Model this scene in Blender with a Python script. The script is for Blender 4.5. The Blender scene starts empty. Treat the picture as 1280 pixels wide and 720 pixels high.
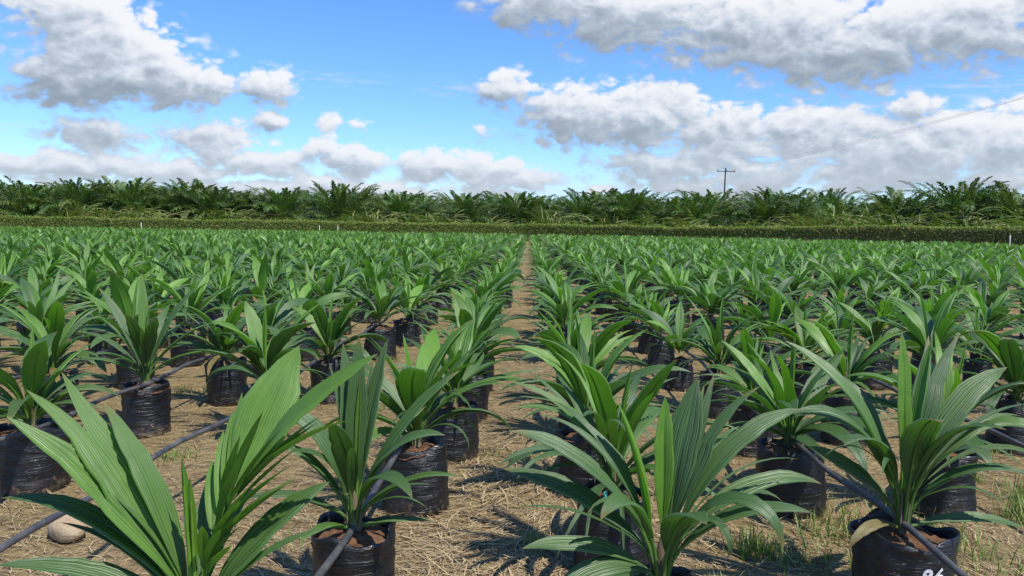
import bpy, math, random
import numpy as np
from mathutils import Vector, Matrix

R_ = math.radians
sc = bpy.context.scene

# ------------------------------------------------------------------ camera
CAM_H = 1.4
cam_data = bpy.data.cameras.new("camera")
cam = bpy.data.objects.new("camera", cam_data)
sc.collection.objects.link(cam)
sc.camera = cam
cam_data.sensor_width = 36.0
cam_data.lens = 967.0 / 1280.0 * 36.0
cam_data.clip_start = 0.05
cam_data.clip_end = 6000.0
cam.matrix_world = (Matrix.Translation((0, 0, CAM_H)) @ Matrix.Rotation(R_(1.18), 4, 'Z')
                    @ Matrix.Rotation(R_(90 - 4.4), 4, 'X') @ Matrix.Rotation(R_(0.83), 4, 'Z'))

# ------------------------------------------------------------------ sun, sky, exposure
SUN_EL = R_(58)
SUN_AZ = R_(136)                                  # clockwise from +Y
sun_dir = Vector((math.sin(SUN_AZ) * math.cos(SUN_EL), math.cos(SUN_AZ) * math.cos(SUN_EL), math.sin(SUN_EL)))
sd = bpy.data.lights.new("sun", 'SUN')
sd.energy = 3.7
sd.angle = R_(0.5)
sd.color = (1.0, 0.955, 0.88)
sun = bpy.data.objects.new("sun", sd)
sun.rotation_euler = sun_dir.to_track_quat('Z', 'Y').to_euler()
sc.collection.objects.link(sun)

sc.view_settings.view_transform = 'Standard'
sc.view_settings.look = 'None'
sc.view_settings.gamma = 1.0
sc.view_settings.use_curve_mapping = False
sc.view_settings.exposure = 0.6
sc.cycles.max_bounces = 6
sc.cycles.transmission_bounces = 4
sc.cycles.transparent_max_bounces = 4
sc.cycles.caustics_reflective = False
sc.cycles.caustics_refractive = False

# cloud puffs: azimuth, elevation, half width, half height (degrees of sky)
PUFFS = [(-28.7, 10.8, 5.3, 3.6), (-30.9, 12.9, 4.2, 2.4), (-26.4, 9.6, 5.5, 2.5), (-23.4, 9.2, 2.3, 2.2), (-18.6, 9.4, 2.4, 1.6),
         (-18.5, 7.3, 1.5, 0.7), (-22.4, 5.7, 4.2, 1.8), (-29.1, 5.7, 3.6, 1.4), (-30.7, 3.5, 5.3, 1.2), (-24.8, 3.5, 5.4, 1.1),
         (-18.9, 4.2, 4.7, 1.1), (-15.0, 5.5, 1.7, 1.0), (-12.9, 4.7, 3.9, 1.4), (-6.9, 4.5, 4.3, 1.3), (-3.4, 4.1, 4.4, 1.4),
         (-0.4, 3.6, 2.9, 1.1), (-3.3, 6.9, 1.3, 0.9, .62), (-12.3, 7.2, 1.4, 0.7, .52), (-14.7, 7.3, 1.2, 1.2, .46), (-2.0, 10.0, 2.3, 1.5),
         (3.0, 8.2, 4.8, 2.8), (7.9, 7.9, 6.1, 3.0), (13.8, 6.7, 4.8, 2.8), (10.0, 4.6, 6.7, 1.4), (1.4, 15.8, 6.0, 2.3),
         (7.2, 14.8, 8.0, 2.9), (16.0, 13.8, 9.5, 3.5), (21.7, 11.7, 6.6, 3.0), (27.7, 13.1, 6.3, 3.5), (19.9, 6.6, 6.0, 2.3),
         (26.2, 5.6, 6.4, 2.6), (30.9, 5.4, 3.7, 3.1), (24.0, 4.1, 7.1, 1.4), (16.3, 3.8, 4.2, 1.5), (25.6, 8.2, 2.3, 1.0),
         (11.4, 3.2, 4.4, 1.1), (22.1, 3.0, 2.7, 0.6), (5.3, 2.8, 1.2, 0.5), (31.7, 3.2, 1.6, 0.7), (-32.9, 1.9, 3.8, 0.6),
         (-23.1, 2.1, 7.0, 0.5), (-10.6, 2.5, 6.3, 0.6), 
         (-30.3, 8.6, 4.2, 2.0), (-17, 2.7, 13, .8, .85), (-3, 2.6, 6, .7, .8), (14, 2.4, 9, .6, .7), (42, 12, 8, 4), (-42, 9, 6, 3), (50, 6, 9, 3), (-50, 5, 9, 2), (12, 26, 14, 5), (-25, 24, 9, 4)]


class NT:
    """small wrapper to wire shader nodes"""
    def __init__(s, tree):
        s.t = tree
        s.n = tree.nodes
        s.l = tree.links

    def put(s, sock, v):
        if isinstance(v, bpy.types.NodeSocket):
            s.l.new(v, sock)
        elif v is not None:
            sock.default_value = v

    def math(s, op, a, b=None, c=None, clamp=False):
        n = s.n.new('ShaderNodeMath')
        n.operation = op
        n.use_clamp = clamp
        for i, v in enumerate((a, b, c)):
            if v is not None:
                s.put(n.inputs[i], v)
        return n.outputs[0]

    def vec(s, op, a, b=None):
        n = s.n.new('ShaderNodeVectorMath')
        n.operation = op
        s.put(n.inputs[0], a)
        if b is not None:
            s.put(n.inputs[1], b)
        return n.outputs['Value'] if op in ('DOT_PRODUCT', 'LENGTH') else n.outputs[0]

    def comb(s, x, y, z):
        n = s.n.new('ShaderNodeCombineXYZ')
        for i, v in enumerate((x, y, z)):
            s.put(n.inputs[i], v)
        return n.outputs[0]

    def sep(s, v):
        n = s.n.new('ShaderNodeSeparateXYZ')
        s.put(n.inputs[0], v)
        return n.outputs

    def noise(s, vec, scale, detail=4, rough=.5, dist=0, out='Fac'):
        n = s.n.new('ShaderNodeTexNoise')
        s.put(n.inputs['Vector'], vec)
        n.inputs['Scale'].default_value = scale
        n.inputs['Detail'].default_value = detail
        n.inputs['Roughness'].default_value = rough
        n.inputs['Distortion'].default_value = dist
        return n.outputs[out]

    def smooth(s, v, lo, hi, a=0.0, b=1.0):
        n = s.n.new('ShaderNodeMapRange')
        n.interpolation_type = 'SMOOTHSTEP'
        s.put(n.inputs[0], v)
        for i, x in enumerate((lo, hi, a, b)):
            s.put(n.inputs[1 + i], x)
        return n.outputs[0]

    def mix(s, f, a, b, blend='MIX'):
        n = s.n.new('ShaderNodeMix')
        n.data_type = 'RGBA'
        n.blend_type = blend
        s.put(n.inputs[0], f)
        for k, v in ((6, a), (7, b)):
            if isinstance(v, (tuple, list)) and len(v) == 3:
                v = (*v, 1)
            s.put(n.inputs[k], v)
        return n.outputs[2]

    def new(s, kind):
        return s.n.new(kind)


def build_sky():
    w = bpy.data.worlds.new("World")
    sc.world = w
    w.use_nodes = True
    t = NT(w.node_tree)
    t.n.clear()
    out = t.new('ShaderNodeOutputWorld')
    sky = t.new('ShaderNodeTexSky')
    sky.sky_type = 'NISHITA'
    sky.sun_disc = False
    sky.sun_elevation = SUN_EL
    sky.sun_rotation = SUN_AZ
    sky.air_density = 1.0
    sky.dust_density = 0.4
    sky.ozone_density = 2.5
    hs = t.new('ShaderNodeHueSaturation')
    hs.inputs['Saturation'].default_value = 1.16
    hs.inputs['Value'].default_value = 1.0
    t.l.new(sky.outputs[0], hs.inputs['Color'])
    bg = t.new('ShaderNodeBackground')
    bg.inputs['Strength'].default_value = 0.128
    t.l.new(t.mix(1.0, hs.outputs[0], (.64, .82, 1.10), 'MULTIPLY'), bg.inputs['Color'])
    # density of cloud as a function of (azimuth, elevation)
    grp = bpy.data.node_groups.new("cloud_density", 'ShaderNodeTree')
    grp.interface.new_socket("P", in_out='INPUT', socket_type='NodeSocketVector')
    grp.interface.new_socket("D", in_out='OUTPUT', socket_type='NodeSocketFloat')
    grp.interface.new_socket("H", in_out='OUTPUT', socket_type='NodeSocketFloat')
    g = NT(grp)
    gi = g.new('NodeGroupInput')
    go = g.new('NodeGroupOutput')
    P = gi.outputs[0]
    # turbulent edges: warp the position a little, then add fractal noise
    wn = g.noise(P, .45, 5, .6, 0, 'Color')
    wv = g.vec('MULTIPLY', g.vec('SUBTRACT', wn, (.5, .5, .5)), (2.2, 1.2, 0))
    Pw = g.vec('ADD', P, wv)
    acc = hgt = wsum = None
    for az, el, ra, re, *wt in PUFFS:
        d = g.vec('MULTIPLY', g.vec('SUBTRACT', Pw, (az, el, 0)), (1 / ra, 1 / re, 0))
        e = g.math('POWER', 2.718, g.math('MULTIPLY', g.vec('DOT_PRODUCT', d, d), -1.0))
        if wt:
            e = g.math('MULTIPLY', e, wt[0])
        dy = g.math('MULTIPLY', g.vec('DOT_PRODUCT', d, (.18, 1, 0)), e)
        acc = e if acc is None else g.math('MAXIMUM', acc, e)
        hgt = dy if hgt is None else g.math('ADD', hgt, dy)
        wsum = e if wsum is None else g.math('ADD', wsum, e)
    hgt = g.math('DIVIDE', hgt, g.math('ADD', wsum, .02))
    st = g.vec('MULTIPLY', P, (1, 1.55, 1))
    nn = None
    for k, (scl, amp) in enumerate(((.30, .60), (.68, .36), (1.55, .15), (3.4, .06), (7.5, .02))):
        b = g.noise(g.vec('ADD', st, (13.0 * k, 7.0 * k, 3.0 * k)), scl, 1.0, .5)
        b = g.math('MULTIPLY', g.math('SUBTRACT', g.math('ABSOLUTE', g.math('SUBTRACT', g.math('MULTIPLY', b, 2.0), 1.0)), .22), amp * 1.9)
        nn = b if nn is None else g.math('ADD', nn, b)
    nn = g.math('MULTIPLY', nn, g.smooth(acc, .02, .5))
    g.l.new(g.math('ADD', g.math('MULTIPLY', acc, 1.16), nn), go.inputs[0])
    g.l.new(hgt, go.inputs[1])
    co = t.new('ShaderNodeTexCoord').outputs['Generated']
    x, y, z = t.sep(t.vec('NORMALIZE', co))[0:3]
    az = t.math('MULTIPLY', t.math('ARCTAN2', x, y), 180 / math.pi)
    el = t.math('MULTIPLY', t.math('ARCSINE', z), 180 / math.pi)

    def dens(dx, dy):
        n = t.new('ShaderNodeGroup')
        n.node_tree = grp
        t.l.new(t.comb(t.math('ADD', az, dx), t.math('ADD', el, dy), 0.0), n.inputs[0])
        return n.outputs
    d0, h0 = dens(0, 0)[0:2]
    d1 = dens(.30, .60)[0]
    soft = t.smooth(h0, -.5, .35, .58, .34)
    alpha = t.smooth(d0, .20, t.math('ADD', soft, .20))
    # sunlit on the upper bulges, grey on the base and where the cloud is thick
    lit = t.math('ADD', t.math('MULTIPLY', h0, .58), t.math('MULTIPLY', t.math('SUBTRACT', d0, d1), .50))
    lit = t.math('ADD', lit, t.math('MULTIPLY', t.smooth(d0, .6, 1.25), -.12))
    f = t.smooth(lit, -.55, .45)
    ramp = t.new('ShaderNodeValToRGB')
    t.l.new(f, ramp.inputs[0])
    e = ramp.color_ramp.elements
    e[0].position, e[0].color = 0.0, (.30, .36, .43, 1)
    e[1].position, e[1].color = 1.0, (.93, .94, .97, 1)
    m = e.new(.4)
    m.color = (.47, .54, .63, 1)
    m = e.new(.68)
    m.color = (.68, .735, .82, 1)
    cl = t.new('ShaderNodeBackground')
    t.l.new(t.mix(t.smooth(el, 8.5, .5, 0, .48), ramp.outputs[0], (.70, .775, .88)), cl.inputs['Color'])
    cl.inputs['Strength'].default_value = 0.66
    above = t.smooth(el, -.3, 1.0)
    # thin high streaks and the whitish bank of far cloud low over the horizon
    sv = t.comb(t.math('MULTIPLY', az, .16), t.math('MULTIPLY', t.math('ADD', el, t.math('MULTIPLY', az, .03)), 1.5), 0.0)
    wisp = None
    for wa, we, wr, wh in ((-14.0, 10.3, 2.8, .45), (-5.6, 10.0, 2.2, .5), (-34.5, 5.7, 2.6, .3), (29, 9.2, 4, .8)):
        q = t.vec('MULTIPLY', t.vec('SUBTRACT', t.comb(az, el, 0.0), (wa, we, 0)), (1 / wr, 1 / wh, 0))
        q = t.math('POWER', 2.718, t.math('MULTIPLY', t.vec('DOT_PRODUCT', q, q), -1.0))
        wisp = q if wisp is None else t.math('MAXIMUM', wisp, q)
    wisp = t.math('MULTIPLY', wisp, t.smooth(t.noise(sv, 2.2, 5, .65), .40, .70, 0, .62))
    bank = t.math('MULTIPLY', t.smooth(el, 5.5, .3, 0, .80), t.smooth(t.noise(t.vec('ADD', sv, (9, 4, 2)), 1.1, 6, .6), .30, .62))
    thin = t.math('MAXIMUM', wisp, bank)
    mx = t.new('ShaderNodeMixShader')
    t.l.new(t.math('MULTIPLY', t.math('MULTIPLY', alpha, above), .97), mx.inputs[0])
    t.l.new(bg.outputs[0], mx.inputs[1])
    t.l.new(cl.outputs[0], mx.inputs[2])
    t.l.new(mx.outputs[0], out.inputs['Surface'])
    tb = t.new('ShaderNodeBackground')
    tb.inputs['Color'].default_value = (.66, .74, .86, 1)
    tb.inputs['Strength'].default_value = .66
    mt = t.new('ShaderNodeMixShader')
    t.l.new(thin, mt.inputs[0])
    t.l.new(bg.outputs[0], mt.inputs[1])
    t.l.new(tb.outputs[0], mt.inputs[2])
    t.l.new(mt.outputs[0], mx.inputs[1])


build_sky()

# ------------------------------------------------------------------ helpers


class MB:
    """collects vertices, faces and per-vertex data, then links ONE mesh object"""
    def __init__(s):
        s.v, s.f, s.c, s.m, s.n = [], [], [], [], 0

    def add(s, v, f, col=None, mat=0):
        v = np.asarray(v, np.float32).reshape(-1, 3)
        f = np.asarray(f, np.int32)
        s.v.append(v)
        s.f.append(f + s.n)
        s.m.append(np.full(len(f), mat, np.int32))
        if col is None:
            col = np.zeros((len(v), 4), np.float32)
        col = np.asarray(col, np.float32)
        if col.ndim == 1:
            col = np.tile(col, (len(v), 1))
        s.c.append(col)
        s.n += len(v)

    def mesh(s, name, mats, smooth=True):
        me = bpy.data.meshes.new(name)
        v = np.concatenate(s.v)
        groups = {}
        for f, m in zip(s.f, s.m):
            groups.setdefault(f.shape[1], []).append((f, m))
        me.vertices.add(len(v))
        me.vertices.foreach_set("co", v.ravel())
        loops, tot, mi = [], [], []
        for k, fl in groups.items():
            for f, m in fl:
                loops.append(f.ravel())
                tot.append(np.full(len(f), k, np.int32))
                mi.append(m)
        loops = np.concatenate(loops)
        tot = np.concatenate(tot)
        me.loops.add(len(loops))
        me.loops.foreach_set("vertex_index", loops)
        me.polygons.add(len(tot))
        me.polygons.foreach_set("loop_start", np.concatenate([[0], np.cumsum(tot)[:-1]]).astype(np.int32))
        me.polygons.foreach_set("material_index", np.concatenate(mi))
        me.polygons.foreach_set("use_smooth", np.full(len(tot), smooth))
        at = me.attributes.new("tint", 'FLOAT_COLOR', 'POINT')
        at.data.foreach_set("color", np.concatenate(s.c).ravel())
        for m in mats:
            me.materials.append(m)
        me.update(calc_edges=True)
        me.validate()
        return me

    def build(s, name, mats, parent=None, smooth=True):
        return link(name, s.mesh(name, mats, smooth), parent)


def link(name, data, parent=None):
    o = bpy.data.objects.new(name, data)
    sc.collection.objects.link(o)
    if parent is not None:
        o.parent = parent
    return o


def tag(o, label=None, cat=None, group=None, kind=None):
    for k, v in (('label', label), ('category', cat), ('group', group), ('kind', kind)):
        if v:
            o[k] = v
    return o


def grid_faces(nu, nv, wrap=False):
    i, j = np.meshgrid(np.arange(nu - 1), np.arange(nv if wrap else nv - 1), indexing='ij')
    a = i * nv + j
    b = i * nv + (j + 1) % nv
    return np.stack([a, b, b + nv, a + nv], -1).reshape(-1, 4)


def tube(pts, rad, k=8):
    pts = np.asarray(pts, float)
    rad = np.broadcast_to(np.asarray(rad, float), (len(pts),))
    T = np.gradient(pts, axis=0)
    T /= np.linalg.norm(T, axis=1)[:, None] + 1e-9
    ref = np.array([0, 0, 1.0])
    if abs(T[len(T) // 2][2]) > .9:
        ref = np.array([1.0, 0, 0])
    A = np.cross(T, ref)
    A /= np.linalg.norm(A, axis=1)[:, None] + 1e-9
    B = np.cross(T, A)
    th = np.linspace(0, 2 * np.pi, k, endpoint=False)
    v = pts[:, None] + rad[:, None, None] * (np.cos(th)[None, :, None] * A[:, None] + np.sin(th)[None, :, None] * B[:, None])
    return v.reshape(-1, 3), grid_faces(len(pts), k, True)


def lathe(prof, k, rng=None, jit=0.0):
    prof = np.asarray(prof, float)
    th = np.linspace(0, 2 * np.pi, k, endpoint=False)
    r = np.repeat(prof[:, :1], k, 1)
    z = np.repeat(prof[:, 1:], k, 1)
    if rng is not None:
        r = r * (1 + jit * rng.standard_normal(r.shape))
    v = np.stack([r * np.cos(th), r * np.sin(th), z], -1).reshape(-1, 3)
    return v, grid_faces(len(prof), k, True)


def sm01(x):
    x = np.clip(x, 0, 1)
    return x * x * (3 - 2 * x)


# ------------------------------------------------------------------ materials
def mat(name):
    m = bpy.data.materials.new(name)
    m.use_nodes = True
    t = NT(m.node_tree)
    p = t.n['Principled BSDF']
    return m, t, p


def leaf_material():
    m, t, p = mat("palm_leaf")
    at = t.new('ShaderNodeAttribute')
    at.attribute_name = 'tint'
    sep = t.new('ShaderNodeSeparateColor')
    t.l.new(at.outputs['Color'], sep.inputs[0])
    youth, dry, rnd = sep.outputs[0:3]
    lat = at.outputs['Alpha']
    oi = t.new('ShaderNodeObjectInfo').outputs['Random']
    base = t.mix(rnd, (.038, .090, .027), (.078, .150, .043))
    base = t.mix(t.math('MULTIPLY', oi, .35), base, (.046, .115, .030))
    base = t.mix(t.smooth(oi, .84, 1.0, 0, .5), base, (.125, .175, .032))
    base = t.mix(youth, base, (.16, .33, .024))
    tc = t.new('ShaderNodeTexCoord').outputs['Object']
    pat = t.smooth(t.noise(tc, 18, 4, .6), .45, .75)
    base = t.mix(t.math('MULTIPLY', pat, .28), base, (.055, .13, .03))
    # fine parallel veins
    vein = t.math('ABSOLUTE', t.math('SINE', t.math('MULTIPLY', lat, 46.0)))
    base = t.mix(t.smooth(vein, .70, 1.0, 0, .22), base, (.105, .20, .085))
    spot = t.smooth(t.noise(t.vec('ADD', tc, (3, 8, 1)), 55, 3, .7), .66, .76, 0, .6)
    base = t.mix(spot, base, (.16, .17, .05))
    wear = t.smooth(t.noise(t.vec('MULTIPLY', tc, (1, 1, .6)), 9, 5, .75), .58, .74, 0, .45)
    base = t.mix(wear, base, (.115, .19, .070))
    base = t.mix(dry, base, t.mix(t.noise(tc, 30, 3), (.30, .24, .07), (.20, .12, .05)))
    t.l.new(base, p.inputs['Base Color'])
    p.inputs['Roughness'].default_value = .47
    p.inputs['Specular IOR Level'].default_value = .70
    bump = t.new('ShaderNodeBump')
    bump.inputs['Strength'].default_value = .5
    bump.inputs['Distance'].default_value = .002
    t.l.new(vein, bump.inputs['Height'])
    t.l.new(bump.outputs[0], p.inputs['Normal'])
    tr = t.new('ShaderNodeBsdfTranslucent')
    t.l.new(t.mix(1.0, base, (1.3, 1.9, .6), 'MULTIPLY'), tr.inputs[0])
    mx = t.new('ShaderNodeMixShader')
    mx.inputs[0].default_value = .26
    t.l.new(p.outputs[0], mx.inputs[1])
    t.l.new(tr.outputs[0], mx.inputs[2])
    t.l.new(mx.outputs[0], t.n['Material Output'].inputs['Surface'])
    return m


def foliage_material(name, a, b, dryc, transl=.25, rough=.5):
    m, t, p = mat(name)
    at = t.new('ShaderNodeAttribute')
    at.attribute_name = 'tint'
    sep = t.new('ShaderNodeSeparateColor')
    t.l.new(at.outputs['Color'], sep.inputs[0])
    oi = t.new('ShaderNodeObjectInfo').outputs['Random']
    base = t.mix(sep.outputs[2], a, b)
    base = t.mix(t.math('MULTIPLY', oi, .5), base, tuple(1.5 * x for x in b))
    base = t.mix(sep.outputs[1], base, dryc)
    t.l.new(base, p.inputs['Base Color'])
    p.inputs['Roughness'].default_value = rough
    tr = t.new('ShaderNodeBsdfTranslucent')
    t.l.new(t.mix(1.0, base, (1.2, 1.6, .6), 'MULTIPLY'), tr.inputs[0])
    mx = t.new('ShaderNodeMixShader')
    mx.inputs[0].default_value = transl
    t.l.new(p.outputs[0], mx.inputs[1])
    t.l.new(tr.outputs[0], mx.inputs[2])
    t.l.new(mx.outputs[0], t.n['Material Output'].inputs['Surface'])
    return m


def bag_material():
    m, t, p = mat("black_polythene")
    tc = t.new('ShaderNodeTexCoord').outputs['Object']
    dust = t.smooth(t.noise(tc, 9, 5, .65), .5, .8)
    z = t.sep(tc)[2]
    low = t.smooth(z, .12, .0)
    base = t.mix(t.math('MULTIPLY', dust, .35), (.006, .0065, .009), (.018, .018, .020))
    base = t.mix(t.math('MULTIPLY', low, t.math('MULTIPLY', dust, .8)), base, (.16, .11, .065))
    splash = t.smooth(t.math('ADD', t.noise(t.vec('ADD', tc, (4, 4, 4)), 26, 5, .7), t.smooth(z, .2, 0, -.1, .12)), .60, .72, 0, .7)
    base = t.mix(splash, base, (.15, .105, .06))
    t.l.new(base, p.inputs['Base Color'])
    p.inputs['Specular IOR Level'].default_value = .6
    t.l.new(t.smooth(t.noise(tc, 14, 3), .3, .7, .27, .50), p.inputs['Roughness'])
    oi = t.new('ShaderNodeObjectInfo').outputs['Random']
    off = t.comb(t.math('MULTIPLY', oi, 40), 0.0, t.math('MULTIPLY', oi, 17))
    q = t.vec('ADD', t.vec('MULTIPLY', tc, (3.6, 3.6, 42)), off)
    n1 = t.noise(q, 1.6, 4, .55, .9)
    q2 = t.vec('ADD', t.vec('MULTIPLY', tc, (6, 6, 5)), off)
    h = t.math('ADD', t.math('ABSOLUTE', t.math('SUBTRACT', n1, .5)), t.math('MULTIPLY', t.noise(q2, 1.5, 2), .35))
    b = t.new('ShaderNodeBump')
    b.inputs['Strength'].default_value = 1.0
    b.inputs['Distance'].default_value = .010
    t.l.new(h, b.inputs['Height'])
    t.l.new(b.outputs[0], p.inputs['Normal'])
    return m


def simple(name, a, b, scale, rough=.8, bump=0.0, bscale=None, stretch=(1, 1, 1), spec=.3):
    m, t, p = mat(name)
    tc = t.vec('MULTIPLY', t.new('ShaderNodeTexCoord').outputs['Object'], stretch)
    n = t.noise(tc, scale, 6, .65)
    t.l.new(t.mix(t.smooth(n, .3, .7), a, b), p.inputs['Base Color'])
    p.inputs['Roughness'].default_value = rough
    p.inputs['Specular IOR Level'].default_value = spec
    if bump:
        bn = t.new('ShaderNodeBump')
        bn.inputs['Strength'].default_value = .8
        bn.inputs['Distance'].default_value = bump
        t.l.new(t.noise(tc, bscale or scale * 2, 5, .6), bn.inputs['Height'])
        t.l.new(bn.outputs[0], p.inputs['Normal'])
    return m


def ground_material():
    m, t, p = mat("nursery_soil")
    pos = t.new('ShaderNodeTexCoord').outputs['Object']
    big = t.smooth(t.noise(pos, .8, 4, .6), .35, .68)
    mid = t.smooth(t.noise(pos, 7, 5, .65), .35, .7)
    fine = t.noise(pos, 60, 5, .7)
    dirt = t.mix(mid, (.200, .142, .062), (.335, .248, .110))
    straw = t.mix(t.smooth(fine, .35, .65), (.27, .185, .095), (.49, .36, .19))
    # straw litter: two crossing sets of stretched streaks
    s1 = t.noise(t.vec('MULTIPLY', pos, (90, 14, 1)), 1.0, 3, .6, 1.5)
    s2 = t.noise(t.vec('MULTIPLY', pos, (16, 80, 1)), 1.0, 3, .6, 1.5)
    streak = t.smooth(t.math('MAXIMUM', s1, s2), .52, .68)
    col = t.mix(t.math('ADD', t.math('MULTIPLY', big, .55), t.math('MULTIPLY', streak, .35)), dirt, straw)
    dark = t.smooth(t.noise(t.vec('ADD', pos, (5, 9, 2)), 3.0, 5, .7), .52, .72, 0, .7)
    col = t.mix(dark, col, (.105, .068, .042))
    clod = t.smooth(t.noise(t.vec('ADD', pos, (15, 2, 6)), 16.0, 6, .75), .50, .66, 0, .75)
    col = t.mix(clod, col, (.115, .075, .040))
    mat_ = t.smooth(t.noise(t.vec('ADD', pos, (1, 27, 4)), 11.0, 6, .75), .52, .66, 0, .7)
    col = t.mix(mat_, col, (.47, .355, .175))
    moss = t.smooth(t.noise(t.vec('ADD', pos, (50, 9, 2)), 1.7, 5, .7), .57, .72, 0, .40)
    col = t.mix(moss, col, (.13, .16, .045))
    # past the nursery the ground is grass
    x, y, z = t.sep(pos)[0:3]
    wob = t.math('MULTIPLY', t.math('SUBTRACT', t.noise(pos, .3, 3), .5), 3.0)
    edge = t.math('MINIMUM', t.math('SUBTRACT', 90.0, t.math('MULTIPLY', x, .0)), t.math('SUBTRACT', 97.0, t.math('MULTIPLY', x, 1.05)))
    far = t.smooth(t.math('SUBTRACT', t.math('ADD', y, wob), edge), -1.0, .5)
    grass = t.mix(t.noise(pos, .9, 5, .7), (.050, .090, .018), (.14, .18, .04))
    col = t.mix(far, col, grass)
    t.l.new(col, p.inputs['Base Color'])
    p.inputs['Roughness'].default_value = .95
    p.inputs['Specular IOR Level'].default_value = .12
    b = t.new('ShaderNodeBump')
    b.inputs['Strength'].default_value = .9
    b.inputs['Distance'].default_value = .02
    t.l.new(t.math('ADD', t.math('ADD', t.math('MULTIPLY', fine, .5), t.math('MULTIPLY', streak, .35)), mid), b.inputs['Height'])
    t.l.new(b.outputs[0], p.inputs['Normal'])
    return m


def straw_material():
    m, t, p = mat("straw")
    at = t.new('ShaderNodeAttribute')
    at.attribute_name = 'tint'
    sep = t.new('ShaderNodeSeparateColor')
    t.l.new(at.outputs['Color'], sep.inputs[0])
    c = t.mix(sep.outputs[0], (.20, .135, .075), (.52, .40, .22))
    c = t.mix(sep.outputs[1], c, (.13, .075, .045))
    t.l.new(c, p.inputs['Base Color'])
    p.inputs['Roughness'].default_value = .75
    return m


M_LEAF = leaf_material()
M_BAG = bag_material()
M_SOIL = simple("potting_soil", (.070, .034, .018), (.20, .110, .062), 26, .95, .02, 45, spec=.1)
M_STEM = simple("palm_stem", (.10, .070, .042), (.21, .165, .105), 30, .85, .006, 60, (1, 1, .25))
M_TREE_LEAF = foliage_material("oil_palm_frond", (.040, .080, .018), (.105, .168, .038), (.26, .24, .08), .22, .48)
M_SHRUB = foliage_material("scrub_leaf", (.075, .115, .022), (.15, .19, .040), (.28, .23, .09), .25, .6)
M_HEDGE = foliage_material("hedge_leaf", (.11, .175, .030), (.24, .30, .055), (.31, .22, .10), .3, .55)
M_WEED = foliage_material("weed_blade", (.075, .14, .024), (.17, .25, .045), (.36, .30, .13), .3, .5)
M_TRUNK = simple("oil_palm_trunk", (.055, .040, .028), (.13, .10, .07), 4, .95, .06, 8)
M_CORE = simple("hedge_core", (.075, .085, .026), (.16, .15, .055), 2.5, .95, .05, 6, spec=.05)
M_PIPE = simple("polythene_pipe", (.024, .028, .038), (.105, .098, .092), 9, .5, .002, 60, spec=.45)
M_ROCK = simple("tan_rock", (.30, .21, .12), (.46, .36, .23), 12, .85, .01, 40)
M_PALE = simple("pale_stone", (.42, .38, .33), (.60, .56, .50), 20, .85, .004, 60)
M_POLE = simple("weathered_pole", (.060, .042, .032), (.12, .085, .065), 3, .9, 0)
M_WIRE = simple("wire", (.05, .05, .055), (.08, .08, .085), 2, .6, 0)
M_WHITE = simple("white_painted_wood", (.68, .66, .60), (.82, .80, .76), 8, .7, 0)
M_PAINT = simple("white_paint_marks", (.66, .66, .66), (.80, .80, .80), 60, .6, 0)
M_TEAL = simple("teal_twine", (.015, .15, .16), (.04, .25, .25), 60, .6, 0)
M_STRAW = straw_material()
M_GROUND = ground_material()

# ------------------------------------------------------------------ ground
rng = np.random.default_rng(7)


def wave_noise(x, y, seed, n=26, f0=1.0, f1=14.0):
    r = np.random.default_rng(seed)
    z = np.zeros_like(x)
    for _ in range(n):
        f = f0 * (f1 / f0) ** r.random()
        a = r.random() * 2 * np.pi
        z += np.sin(x * f * np.cos(a) + y * f * np.sin(a) + r.random() * 6.28) * (f0 / f) ** .6
    return z / n ** .5


def ground_z(x, y):
    d = np.hypot(x, y)
    near = np.clip(1 - d / 30.0, 0, 1)
    return .012 * wave_noise(x, y, 3, 30, 1.2, 22.0) * near


def axis(lo, hi, step, far, n):
    core = np.arange(lo, hi + 1e-6, step)
    g = np.geomspace(step * 1.4, far, n)
    return core, g


core, g = axis(-5.5, 5.5, .055, 2600, 46)
xs = np.concatenate([(-5.5 - np.cumsum(np.diff(np.concatenate([[0], g]))))[::-1], core, 5.5 + np.cumsum(np.diff(np.concatenate([[0], g])))])
core, g = axis(.8, 10, .06, 3600, 46)
ys = np.concatenate([[-300, -60, -12, -3, -.5, .3], core, 10 + g])
X, Y = np.meshgrid(xs, ys, indexing='ij')
mb = MB()
mb.add(np.stack([X, Y, ground_z(X, Y)], -1), grid_faces(len(xs), len(ys))[:, ::-1])
tag(mb.build('ground', [M_GROUND]), kind='structure', label='tan nursery soil strewn with straw between the bags')

# ------------------------------------------------------------------ seedling leaves


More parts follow.
